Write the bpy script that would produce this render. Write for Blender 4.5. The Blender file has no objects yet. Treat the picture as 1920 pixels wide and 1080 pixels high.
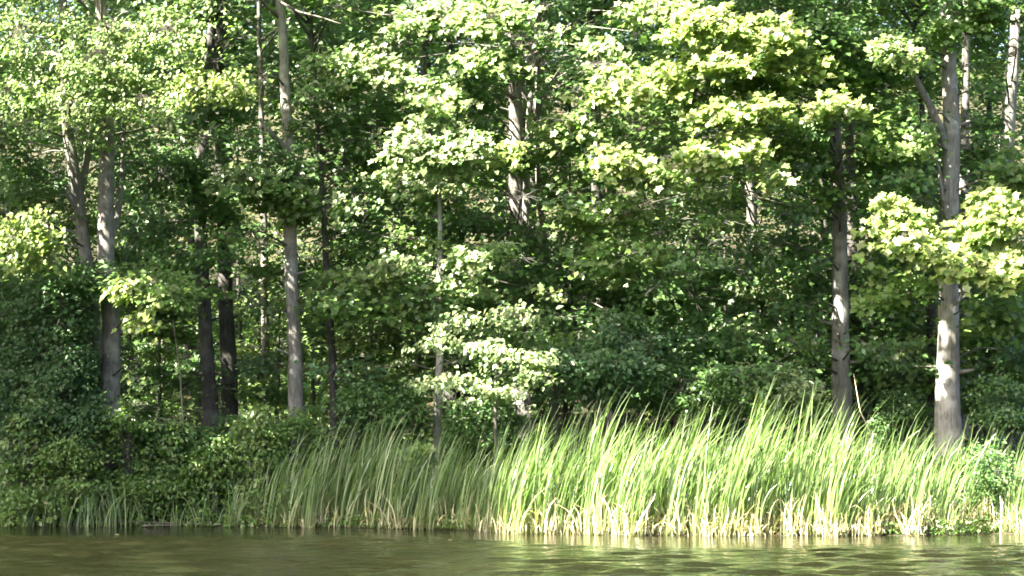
import bpy, math, random
import numpy as np
from mathutils import Vector, Matrix

# ------------------------------------------------------------------ camera, sky, sun, exposure
sc = bpy.context.scene
COL = sc.collection
CAM_Z, F_PX, HORIZON = 1.6, 3850.0, 824.0
PITCH = math.atan((HORIZON - 540.0) / F_PX)
cam_d = bpy.data.cameras.new("camera")
cam_d.sensor_width = 36.0
cam_d.lens = 36.0 * F_PX / 1920.0
cam_d.clip_start, cam_d.clip_end = 0.1, 1000.0
cam = bpy.data.objects.new("camera", cam_d)
cam.location = (0, 0, CAM_Z)
cam.rotation_euler = (math.pi / 2 + PITCH, 0, 0)
COL.objects.link(cam)
sc.camera = cam

SUN = np.array((-0.60, -0.40, 0.74)); SUN /= np.linalg.norm(SUN)      # direction towards the sun
world = bpy.data.worlds.new("World"); sc.world = world; world.use_nodes = True
wn = world.node_tree.nodes; wl = world.node_tree.links
sky = wn.new("ShaderNodeTexSky"); sky.sky_type = 'NISHITA'; sky.sun_disc = False
sky.sun_elevation = math.asin(SUN[2]); sky.sun_rotation = math.atan2(SUN[0], SUN[1])
sky.air_density = 0.8; sky.dust_density = 6.0; sky.ozone_density = 0.5
bg = wn["Background"]; bg.inputs[1].default_value = 0.069
wl.new(sky.outputs[0], bg.inputs[0])
sun_d = bpy.data.lights.new("sun", 'SUN'); sun_d.energy = 5.0; sun_d.angle = math.radians(0.53)
sun_d.color = (1.0, 0.93, 0.80)
sun = bpy.data.objects.new("sun", sun_d); COL.objects.link(sun)
sun.rotation_euler = Vector(SUN).to_track_quat('Z', 'Y').to_euler()
sc.view_settings.view_transform = 'Standard'; sc.view_settings.look = 'None'
sc.view_settings.gamma = 1.0; sc.view_settings.use_curve_mapping = False
sc.view_settings.exposure = 3.88
cy = sc.cycles
cy.max_bounces = 6; cy.diffuse_bounces = 3; cy.glossy_bounces = 2; cy.transmission_bounces = 4
cy.transparent_max_bounces = 4; cy.caustics_reflective = False; cy.caustics_refractive = False
cy.sample_clamp_indirect = 6.0; cy.use_denoising = True
cy.pixel_filter_type = 'BLACKMAN_HARRIS'; cy.filter_width = 1.7

RNG = np.random.default_rng(11)
random.seed(11)

# ------------------------------------------------------------------ helpers
cP, sP = math.cos(PITCH), math.sin(PITCH)
def at(px, py, Y):
    """a point of the photograph (1920x1080) at depth Y metres"""
    a = (px - 960.0) / F_PX; b = (540.0 - py) / F_PX
    d = np.array((a, cP - b * sP, sP + b * cP))
    return np.array((0, 0, CAM_Z)) + d * (Y / d[1])
def project(P):
    q = P - np.array((0, 0, CAM_Z))
    dep = q[:, 1] * cP + q[:, 2] * sP
    up = -q[:, 1] * sP + q[:, 2] * cP
    return 960 + F_PX * q[:, 0] / dep, 540 - F_PX * up / dep
def mpp(Y): return Y / F_PX                      # metres for each photograph pixel at depth Y
def unit(v): return v / np.maximum(np.linalg.norm(v, axis=-1, keepdims=True), 1e-9)

def yshore(x):
    return np.interp(x, (-14, -6.2, -5.0, -3.0, 0.0, 2.0, 7.2, 8.2, 14), (38.3, 38.2, 37.7, 37.2, 35.7, 34.5, 34.2, 35.0, 35.0))
def ground(x, y):
    t = y - yshore(x)
    z = np.interp(t, (-6, -0.6, 0, 1.0, 3.0, 5.0, 8.0, 20.0, 50.0, 120), (-1.2, -0.14, -0.02, 0.10, 0.48, 0.98, 1.30, 2.3, 9.0, 30.0))
    w = np.clip(t / 3, 0, 1)
    return z + w * (0.10 * np.sin(x * 0.9 + y * 0.5) + 0.05 * np.sin(x * 2.3 - y * 1.7 + 1))

def tag(o, label=None, cat=None, group=None, kind=None):
    for k, v in (("label", label), ("category", cat), ("group", group), ("kind", kind)):
        if v: o[k] = v
    return o
def link(name, me, mat, parent=None):
    o = bpy.data.objects.new(name, me); COL.objects.link(o)
    if mat and not me.materials: me.materials.append(mat)
    if parent: o.parent = parent
    return o
def empty(name, loc):
    o = bpy.data.objects.new(name, None); COL.objects.link(o); o.location = loc
    o.empty_display_size = 0.2
    return o
TRIS = [0]
def mesh_np(name, V, F, col=None, smooth=False):
    """V (n,3); F (m,k) with constant k"""
    me = bpy.data.meshes.new(name); V = np.asarray(V, np.float32); F = np.asarray(F, np.int32)
    m, k = F.shape
    me.vertices.add(len(V)); me.vertices.foreach_set("co", V.ravel())
    me.loops.add(m * k); me.loops.foreach_set("vertex_index", F.ravel())
    me.polygons.add(m)
    me.polygons.foreach_set("loop_start", np.arange(0, m * k, k, dtype=np.int32))
    if smooth: me.polygons.foreach_set("use_smooth", np.ones(m, bool))
    if col is not None:
        a = me.attributes.new("leafcol", 'FLOAT_COLOR', 'POINT')
        a.data.foreach_set("color", np.concatenate([col, np.ones((len(col), 1))], 1).astype(np.float32).ravel())
    me.update(calc_edges=True)
    TRIS[0] += m * (k - 2)
    return me

class Wood:
    """collects tapered tubes into one mesh"""
    def __init__(s): s.V = []; s.F = []; s.n = 0
    def tube(s, pts, rad, sides=8, rough=0.0):
        pts = np.asarray(pts, float); rad = np.asarray(rad, float); m = len(pts)
        tang = unit(np.gradient(pts, axis=0))
        ref = np.array((0.0, 1.0, 0.0)) if abs(tang[0][1]) < 0.8 else np.array((1.0, 0, 0))
        A = unit(np.cross(tang, ref)); B = np.cross(tang, A)
        th = np.arange(sides) / sides * 2 * math.pi
        R = rad[:, None] * np.ones((1, sides))
        if rough > 0:
            ph = RNG.uniform(0, 6.28, 3)
            R = R * (1 + rough * (np.sin(3 * th + ph[0])[None] * .5 + np.sin(2 * th + ph[1] + np.arange(m)[:, None] * .25) * .6
                                  + RNG.normal(0, .35, R.shape)))
        V = pts[:, None] + R[..., None] * (np.cos(th)[None, :, None] * A[:, None] + np.sin(th)[None, :, None] * B[:, None])
        s.V.append(V.reshape(-1, 3))
        i = np.arange(m - 1)[:, None] * sides; j = np.arange(sides)[None]; j2 = (j + 1) % sides
        s.F.append(np.stack([i + j, i + j2, i + sides + j2, i + sides + j], -1).reshape(-1, 4) + s.n)
        s.n += m * sides
    def twigs(s, A, B, r0, sag=0.06):
        """many thin two-piece twigs from A[i] to B[i]"""
        ok = np.linalg.norm(B - A, axis=1) < 0.62; A, B = A[ok], B[ok]; n = len(A)
        if n == 0: return
        M = (A + B) / 2 + RNG.normal(0, .03, (n, 3)); M[:, 2] += sag * np.linalg.norm(B - A, axis=1)
        T = unit(B - A); ref = np.tile((0.3, 1.0, 0.2), (n, 1)); U = unit(np.cross(T, ref)); W = np.cross(T, U)
        rings = []
        for P, r in ((A, r0), (M, r0 * .7), (B, r0 * .3)):
            for k in range(3):
                a = k * 2.094
                rings.append(P + r * (math.cos(a) * U + math.sin(a) * W))
        V = np.stack(rings, 1).reshape(-1, 3)
        q = []
        for g in (0, 3):
            for k in range(3): q.append((g + k, g + (k + 1) % 3, g + 3 + (k + 1) % 3, g + 3 + k))
        F = (np.array(q)[None] + (np.arange(n) * 9)[:, None, None]).reshape(-1, 4) + s.n
        s.V.append(V); s.F.append(F); s.n += len(V)
    def build(s, name, mat, parent=None):
        if not s.V: return None
        return link(name, mesh_np(name, np.concatenate(s.V), np.concatenate(s.F), smooth=True), mat, parent)

# leaf outlines: x across, y along, z fold
MAPLE_V = np.array([(0, 0, 0), (-.36, .02, .05), (-.25, .25, .03), (-.55, .52, .09), (-.25, .60, .02), (0, 1.0, -.08),
                    (.25, .60, .02), (.55, .52, .09), (.25, .25, .03), (.36, .02, .05)], float)
MAPLE_F = np.array([(0, 2, 1), (0, 9, 8), (2, 4, 3), (8, 7, 6), (0, 8, 6), (0, 6, 4), (0, 4, 2), (4, 6, 5)])
OVAL_V = np.array([(0, 0, 0), (-.30, .42, .09), (0, 1, -.06), (.30, .42, .09)], float)
OVAL_F = np.array([(0, 2, 1), (0, 3, 2)])
TEMPL = {'maple': (MAPLE_V, MAPLE_F), 'oval': (OVAL_V, OVAL_F)}
TINT = {  # leaf colours by kind, light painted in: sunlit sprays paler, shaded ones darker
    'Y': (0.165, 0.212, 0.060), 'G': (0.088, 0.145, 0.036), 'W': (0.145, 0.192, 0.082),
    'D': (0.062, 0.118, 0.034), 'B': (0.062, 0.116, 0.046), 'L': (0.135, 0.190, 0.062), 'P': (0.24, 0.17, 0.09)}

class Leaves:
    def __init__(s, kind='maple'):
        s.kind = kind; s.P = []; s.N = []; s.D = []; s.S = []; s.C = []; s.K = []
    def add(s, P, N, D, S, tint, keep=False):
        n = len(P)
        if n == 0: return
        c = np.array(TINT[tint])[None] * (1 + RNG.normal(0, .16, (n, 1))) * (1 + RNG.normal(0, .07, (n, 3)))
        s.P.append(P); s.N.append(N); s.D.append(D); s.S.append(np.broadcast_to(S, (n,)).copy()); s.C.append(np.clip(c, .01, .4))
        s.K.append(np.full(n, keep))
    def gather(s):
        return [np.concatenate(x) for x in (s.P, s.N, s.D, s.S, s.C, s.K)]
    def build(s, name, mat, parent=None, carve=True):
        if not s.P: return None
        P, N, D, S, C, K = s.gather()
        m = np.ones(len(P), bool)
        if carve:
            m &= ~(shadow_tube(P) & ~K)
            m &= ~in_clear(P)
        P, N, D, S, C = P[m], N[m], D[m], S[m], C[m]
        if len(P) == 0: return None
        TV, TF = TEMPL[s.kind]
        N = unit(N); D = unit(D - N * (D * N).sum(1, keepdims=True)); X = np.cross(D, N)
        V = P[:, None] + S[:, None, None] * (TV[None, :, 0:1] * X[:, None] + (TV[None, :, 1:2] - .3) * D[:, None] + TV[None, :, 2:3] * N[:, None])
        k = len(TV)
        F = (TF[None] + (np.arange(len(P)) * k)[:, None, None]).reshape(-1, 3)
        return link(name, mesh_np(name, V.reshape(-1, 3), F, np.repeat(C, k, 0)), mat, parent)

LIT = []                                          # (centre, radius): places given sun by cutting away leaves along the sun's path
SUN_U = unit(np.cross(SUN, (0, 0, 1.0))); SUN_W = np.cross(SUN, SUN_U)
def shadow_tube(P):
    hit = np.zeros(len(P), bool)
    A, B, T = P @ SUN_U, P @ SUN_W, P @ SUN
    a0, a1, b0, b1, t1_ = A.min(), A.max(), B.min(), B.max(), T.max()
    for c, r in LIT:
        ca, cb, ct = c @ SUN_U, c @ SUN_W, c @ SUN
        if ca + r < a0 or ca - r > a1 or cb + r < b0 or cb - r > b1 or ct + r * .9 > t1_: continue
        hit |= ((A - ca) ** 2 + (B - cb) ** 2 < r * r) & (T > ct + r * .9)
    return hit & (RNG.random(len(P)) < 0.965)
CLEAR = []                                        # gaps in the foliage through which trunks show: (px0, py0, px1, py1, nearer than)
def in_clear(P):
    px, py = project(P); hit = np.zeros(len(P), bool)
    for x0, y0, x1, y1, Y in CLEAR:
        hit |= (px > x0) & (px < x1) & (py > y0) & (py < y1) & (P[:, 1] < Y)
    return hit & (RNG.random(len(P)) < 0.93)

def leaf_cloud(L, c, r, n, size, tint, keep=False, per=11, lean=(0, -0.5), flat=0.3, spread=0.17, arch=0.3):
    """one leafy spray: flattened layers of leaf bunches; returns bunch centres for twigs"""
    c = np.asarray(c, float); r = np.asarray(r, float)
    k = max(2, int(n / per))
    u = unit(RNG.normal(0, 1, (k, 3))) * (RNG.random((k, 1)) ** 0.42)
    lay = np.round(u[:, 2] * 2.2) / 2.2
    u[:, 2] = lay * .75 + u[:, 2] * .25
    th = np.arctan2(u[:, 1], u[:, 0]); f = RNG.uniform(0, 6.28, 3)
    u = u * (1 + .28 * np.sin(2 * th + f[0]) + .25 * np.sin(5 * th + f[1]) + .2 * np.sin(3 * u[:, 2] + f[2]))[:, None]
    stray = RNG.random(k) < .10; u[stray] *= RNG.uniform(1.0, 1.45, (int(stray.sum()), 1))
    rho2 = u[:, 0] ** 2 + u[:, 1] ** 2
    Cc = c + u * r
    Cc[:, 2] -= arch * rho2 * max(r[0], r[1]) * .5
    idx = RNG.integers(0, k, n)
    off = RNG.normal(0, 1, (n, 3)) * np.array((spread, spread, spread * .42))
    P = Cc[idx] + off
    N = np.array((lean[0], lean[1], 0.8)) + RNG.normal(0, flat, (n, 3))
    out = off * np.array((1, 1, .3)) * 3 + u[idx] * .5 + RNG.normal(0, .3, (n, 3)) + np.array((0, -.25, -.35))
    L.add(P, N, out, size * RNG.uniform(.5, 1.3, n), tint, keep)
    return Cc

def leaf_sheet(L, c, r, n, size, tint, per=9):
    """the outer face of a bough turned to the light: leaf bunches shingled down a ragged drooping sheet"""
    k = max(3, int(n / per))
    a = RNG.uniform(0, 6.28, k); q = RNG.random(k) ** .55; f = RNG.uniform(0, 6.28, 2)
    q = q * (1 + .25 * np.sin(3 * a + f[0]) + .22 * np.sin(7 * a + f[1]))
    st = RNG.random(k) < .08; q[st] *= RNG.uniform(1, 1.4, int(st.sum()))
    u, v = q * np.cos(a), q * np.sin(a)
    v = v * .6 + np.round(v * 2.0) / 2.0 * .4                    # tiers
    C = np.asarray(c) + np.stack([u * r[0], v * r[2] * .9 + .22 * np.abs(u) * r[0] * 0, v * r[2] - .22 * u * u * r[0]], 1)
    C += RNG.normal(0, 1, (k, 3)) * np.array((.03, .10, .05))
    i = RNG.integers(0, k, n)
    off = RNG.normal(0, 1, (n, 3)) * np.array((.12, .09, .055))
    N = np.array((-.30, -.62, .72)) + RNG.normal(0, .30, (n, 3))
    D = off * 3 + RNG.normal(0, .35, (n, 3)) + np.array((0, -.4, -.6))
    L.add(C[i] + off, N, D, size * RNG.uniform(.5, 1.3, n), tint, True)
    return C

# ------------------------------------------------------------------ materials
def mat_new(name):
    m = bpy.data.materials.new(name); m.use_nodes = True
    nt = m.node_tree; b = nt.nodes["Principled BSDF"]
    return m, nt, b
def node(nt, t, **kw):
    n = nt.nodes.new(t)
    for k, v in kw.items(): setattr(n, k, v)
    return n
def leaf_material(name, trans=0.40, spec=0.45, rough=0.42):
    m, nt, b = mat_new(name); Lk = nt.links
    a = node(nt, "ShaderNodeAttribute", attribute_name="leafcol")
    b.inputs["Roughness"].default_value = rough; b.inputs["Specular IOR Level"].default_value = spec
    Lk.new(a.outputs["Color"], b.inputs["Base Color"])
    mu = node(nt, "ShaderNodeMix", data_type='RGBA', blend_type='MULTIPLY'); mu.inputs[0].default_value = 1
    mu.inputs[7].default_value = (1.6, 2.0, 0.8, 1)
    Lk.new(a.outputs["Color"], mu.inputs[6])
    tr = node(nt, "ShaderNodeBsdfTranslucent"); Lk.new(mu.outputs[2], tr.inputs[0])
    mx = node(nt, "ShaderNodeMixShader"); mx.inputs[0].default_value = trans
    Lk.new(b.outputs[0], mx.inputs[1]); Lk.new(tr.outputs[0], mx.inputs[2])
    Lk.new(mx.outputs[0], nt.nodes["Material Output"].inputs[0])
    return m
M_LEAF = leaf_material("leaf")
M_BLADE = leaf_material("cattail_blade", trans=0.30, spec=0.6, rough=0.38)
def bark_material(name, c0, c1, c2, scale=1.0):
    m, nt, b = mat_new(name); Lk = nt.links
    tc = node(nt, "ShaderNodeTexCoord"); mp = node(nt, "ShaderNodeMapping"); mp.inputs[3].default_value = (9 * scale, 9 * scale, 1.6 * scale)
    Lk.new(tc.outputs["Object"], mp.inputs[0])
    n1 = node(nt, "ShaderNodeTexNoise"); n1.inputs["Scale"].default_value = 2.6; n1.inputs["Detail"].default_value = 8; n1.inputs["Roughness"].default_value = .7
    Lk.new(mp.outputs[0], n1.inputs[0])
    n2 = node(nt, "ShaderNodeTexNoise"); n2.inputs["Scale"].default_value = 3.1; n2.inputs["Detail"].default_value = 5
    Lk.new(tc.outputs["Object"], n2.inputs[0])
    r1 = node(nt, "ShaderNodeValToRGB"); r1.color_ramp.elements[0].position = .32; r1.color_ramp.elements[1].position = .66
    r1.color_ramp.elements[0].color = (*c0, 1); r1.color_ramp.elements[1].color = (*c1, 1)
    Lk.new(n1.outputs[0], r1.inputs[0])
    r2 = node(nt, "ShaderNodeValToRGB"); r2.color_ramp.elements[0].position = .50; r2.color_ramp.elements[1].position = .68
    Lk.new(n2.outputs[0], r2.inputs[0])
    mx = node(nt, "ShaderNodeMix", data_type='RGBA'); Lk.new(r2.outputs[0], mx.inputs[0]); Lk.new(r1.outputs[0], mx.inputs[6]); mx.inputs[7].default_value = (*c2, 1)
    Lk.new(mx.outputs[2], b.inputs["Base Color"]); b.inputs["Roughness"].default_value = .9; b.inputs["Specular IOR Level"].default_value = .2
    bp = node(nt, "ShaderNodeBump"); bp.inputs["Strength"].default_value = .8; bp.inputs["Distance"].default_value = .03
    Lk.new(n1.outputs[0], bp.inputs["Height"]); Lk.new(bp.outputs[0], b.inputs["Normal"])
    return m
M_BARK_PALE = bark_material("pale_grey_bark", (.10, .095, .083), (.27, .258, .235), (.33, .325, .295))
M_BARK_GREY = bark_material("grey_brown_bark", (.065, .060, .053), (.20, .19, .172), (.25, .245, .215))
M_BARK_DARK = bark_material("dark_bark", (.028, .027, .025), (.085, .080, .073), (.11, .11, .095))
M_TWIG = bark_material("twig_bark", (.045, .04, .033), (.11, .10, .085), (.14, .135, .11))
M_DRY = bark_material("dry_wood", (.20, .16, .11), (.42, .36, .27), (.50, .45, .36))

def ground_material():
    m, nt, b = mat_new("leaf_litter_ground"); Lk = nt.links
    tc = node(nt, "ShaderNodeTexCoord")
    n1 = node(nt, "ShaderNodeTexNoise"); n1.inputs["Scale"].default_value = 1.3; n1.inputs["Detail"].default_value = 9
    n2 = node(nt, "ShaderNodeTexVoronoi"); n2.inputs["Scale"].default_value = 14
    Lk.new(tc.outputs["Object"], n1.inputs[0]); Lk.new(tc.outputs["Object"], n2.inputs[0])
    r = node(nt, "ShaderNodeValToRGB"); e = r.color_ramp.elements
    e[0].position = .35; e[0].color = (.026, .028, .014, 1); e[1].position = .7; e[1].color = (.05, .06, .022, 1)
    x = e.new(.52); x.color = (.05, .045, .025, 1)
    Lk.new(n1.outputs[0], r.inputs[0])
    mu = node(nt, "ShaderNodeMix", data_type='RGBA', blend_type='MULTIPLY'); mu.inputs[0].default_value = .5
    Lk.new(r.outputs[0], mu.inputs[6]); Lk.new(n2.outputs["Color"], mu.inputs[7])
    Lk.new(mu.outputs[2], b.inputs["Base Color"]); b.inputs["Roughness"].default_value = 1; b.inputs["Specular IOR Level"].default_value = .1
    bp = node(nt, "ShaderNodeBump"); bp.inputs["Strength"].default_value = .7; bp.inputs["Distance"].default_value = .05
    Lk.new(n2.outputs[0], bp.inputs["Height"]); Lk.new(bp.outputs[0], b.inputs["Normal"])
    return m
def water_material():
    m, nt, b = mat_new("murky_pond_water"); Lk = nt.links
    tc = node(nt, "ShaderNodeTexCoord")
    n0 = node(nt, "ShaderNodeTexNoise"); n0.inputs["Scale"].default_value = .6; n0.inputs["Detail"].default_value = 4
    Lk.new(tc.outputs["Object"], n0.inputs[0])
    r = node(nt, "ShaderNodeValToRGB"); r.color_ramp.elements[0].position = .35; r.color_ramp.elements[1].position = .7
    r.color_ramp.elements[0].color = (.0035, .0035, .0015, 1); r.color_ramp.elements[1].color = (.006, .006, .0024, 1)
    Lk.new(n0.outputs[0], r.inputs[0]); Lk.new(r.outputs[0], b.inputs["Base Color"])
    b.inputs["Roughness"].default_value = .03; b.inputs["IOR"].default_value = 1.33; b.inputs["Specular IOR Level"].default_value = .5
    mp = node(nt, "ShaderNodeMapping"); mp.inputs[3].default_value = (1.0, 1.6, 1)
    Lk.new(tc.outputs["Object"], mp.inputs[0])
    n1 = node(nt, "ShaderNodeTexNoise"); n1.inputs["Scale"].default_value = 9; n1.inputs["Detail"].default_value = 3
    Lk.new(mp.outputs[0], n1.inputs[0])
    bp = node(nt, "ShaderNodeBump"); bp.inputs["Strength"].default_value = .6; bp.inputs["Distance"].default_value = .02
    Lk.new(n1.outputs[0], bp.inputs["Height"]); Lk.new(bp.outputs[0], b.inputs["Normal"])
    return m

# ------------------------------------------------------------------ ground and pond
xs = np.concatenate([np.linspace(-160, -18, 24), np.linspace(-17, 17, 120), np.linspace(18, 160, 24)])
ys = np.concatenate([np.linspace(26, 33, 8), np.linspace(33.3, 60, 110), np.linspace(61, 160, 40)])
X, Y = np.meshgrid(xs, ys)
Z = ground(X, Y) + RNG.normal(0, .012, X.shape) * (Y < 62)
V = np.stack([X, Y, Z], -1).reshape(-1, 3)
nx = len(xs)
I = (np.arange(len(ys) - 1)[:, None] * nx + np.arange(nx - 1)[None]).reshape(-1)
F = np.stack([I, I + 1, I + nx + 1, I + nx], -1)
g = link("ground", mesh_np("ground", V, F, smooth=True), ground_material())
tag(g, "dark leaf-littered bank rising from the pond into the wood", kind="structure")

xs = np.concatenate([np.linspace(-160, -14, 30), np.linspace(-13.9, 13.9, 260), np.linspace(14, 160, 30)])
ys = np.concatenate([np.linspace(-60, 22, 40), np.linspace(22.1, 39.5, 330)])
X, Y = np.meshgrid(xs, ys); nx = len(xs)
Z = np.zeros_like(X)
wr = np.random.default_rng(5)
for k in range(26):
    lam, a = (wr.uniform(.2, .6), wr.normal(1.7, .4)) if k % 2 else (wr.uniform(.4, 1.1), wr.normal(1.6, .65))
    ph = wr.uniform(0, 6.28)
    Z += .0070 * lam ** 1.1 * np.sin((X * math.cos(a) + Y * math.sin(a)) * 2 * math.pi / lam + ph)
patch = .55 + .45 * np.sin(X * .35 + 1.1 * np.sin(Y * .5) + .8) * np.sin(Y * .8 + X * .12)
calm = np.clip((yshore(X) - 2.6 - .8 * np.sin(X * .7) - Y) / 1.3, .11, 1)
Z = Z * (.5 + .6 * patch) * calm * ((Y > 21.5) & (np.abs(X) < 14))
V = np.stack([X, Y, Z], -1).reshape(-1, 3)
I = (np.arange(len(ys) - 1)[:, None] * nx + np.arange(nx - 1)[None]).reshape(-1)
w = link("pond_water", mesh_np("pond_water", V, np.stack([I, I + 1, I + nx + 1, I + nx], -1), smooth=True), water_material())
tag(w, "murky olive brown pond water with fine ripples", kind="structure")

# ------------------------------------------------------------------ where the sun gets through
def lit_px(px, py, Y, r_px): LIT.append((at(px, py, Y), r_px * mpp(Y)))
# reed bed in the sun
for x in np.arange(960, 1740, 45):
    for (py, Yy, r) in ((930, 35.0, 62), (960, 34.3, 55), (880, 35.3, 50)):
        lit_px(x + (20 if py == 880 else 0), py, Yy, r)
for x in (1870, 1915): lit_px(x, 960, 34.8, 22)
for x in range(940, 1760, 60): lit_px(x, 1020, 33.4, 40)
for x in range(1000, 1560, 60): lit_px(x, 1060, 31.0, 45)
# trunks with a sunlit patch
for px, py, Yy, r in ((1776, 650, 41, 26), (1774, 700, 41, 28), (1772, 745, 41, 24), (548, 560, 41.5, 20), (549, 620, 41.5, 26), (550, 680, 41.5, 24),
                      (1905, 40, 46, 60), (1900, 110, 46, 60), (1895, 180, 46, 60), (1888, 235, 46, 50), (136, 310, 40, 42), (145, 350, 40, 36),
                      (196, 300, 39.5, 34), (196, 335, 39.5, 30), (488, 225, 47, 20), (1008, 375, 44.5, 22), (1405, 370, 46, 25)):
    lit_px(px, py, Yy, r)
for i in range(400):                                      # small sunflecks all through the wood
    lit_px(RNG.uniform(-20, 1940), 800 - 640 * RNG.random() ** 1.2, 40 + 20 * RNG.random() ** 1.5, 9 + 36 * RNG.random() ** 2)
for i in range(240):
    lit_px(RNG.uniform(430, 840), RNG.uniform(230, 780), RNG.uniform(43.5, 58), RNG.uniform(10, 26))
for i in range(170):
    lit_px(RNG.uniform(1040, 1560), RNG.uniform(400, 750), RNG.uniform(41, 47), RNG.uniform(9, 24))
for i in range(60):
    lit_px(RNG.uniform(230, 380), RNG.uniform(600, 860), RNG.uniform(41.5, 50), RNG.uniform(8, 20))
CLEAR += [(530, 425, 575, 755, 42), (518, 20, 550, 280, 41.2), (1760, 530, 1808, 850, 41.2), (1755, 100, 1805, 400, 41.2), (1553, 380, 1600, 800, 43),
          (128, 275, 172, 470, 40.5), (185, 280, 222, 410, 40), (185, 570, 232, 730, 40), (368, 560, 412, 800, 43), (412, 560, 448, 780, 44.5),
           (945, 150, 990, 260, 44), (950, 330, 1005, 410, 44), (1880, 10, 1915, 250, 46), (812, 765, 830, 860, 40.6),
          (612, 600, 632, 800, 42), (1795, 60, 1825, 280, 46), (480, 0, 498, 240, 47), (1555, 230, 1605, 330, 43), (385, 50, 430, 130, 44),
          (597, 300, 625, 480, 42), (1395, 340, 1430, 420, 46), (1720, 130, 1760, 230, 41), (455, 430, 530, 500, 46),
          (250, 640, 360, 790, 43)]

# ------------------------------------------------------------------ trees
def smooth_path(pts, n):
    pts = np.asarray(pts, float); t = np.linspace(0, 1, len(pts)); u = np.linspace(0, 1, n)
    d = np.concatenate([[0], np.cumsum(np.linalg.norm(np.diff(pts, axis=0), axis=1))]); d /= d[-1]
    return np.stack([np.interp(u, d, pts[:, k]) for k in range(3)], 1)
def sway(P, amp):
    n = len(P); k = np.array([.25, .5, .25])
    N = RNG.normal(0, amp, (n, 2)); N = np.stack([np.convolve(N[:, i], np.ones(5) / 5, 'same') for i in range(2)], 1)
    P = P.copy(); P[1:, :2] += N[1:] ; return P

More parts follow.
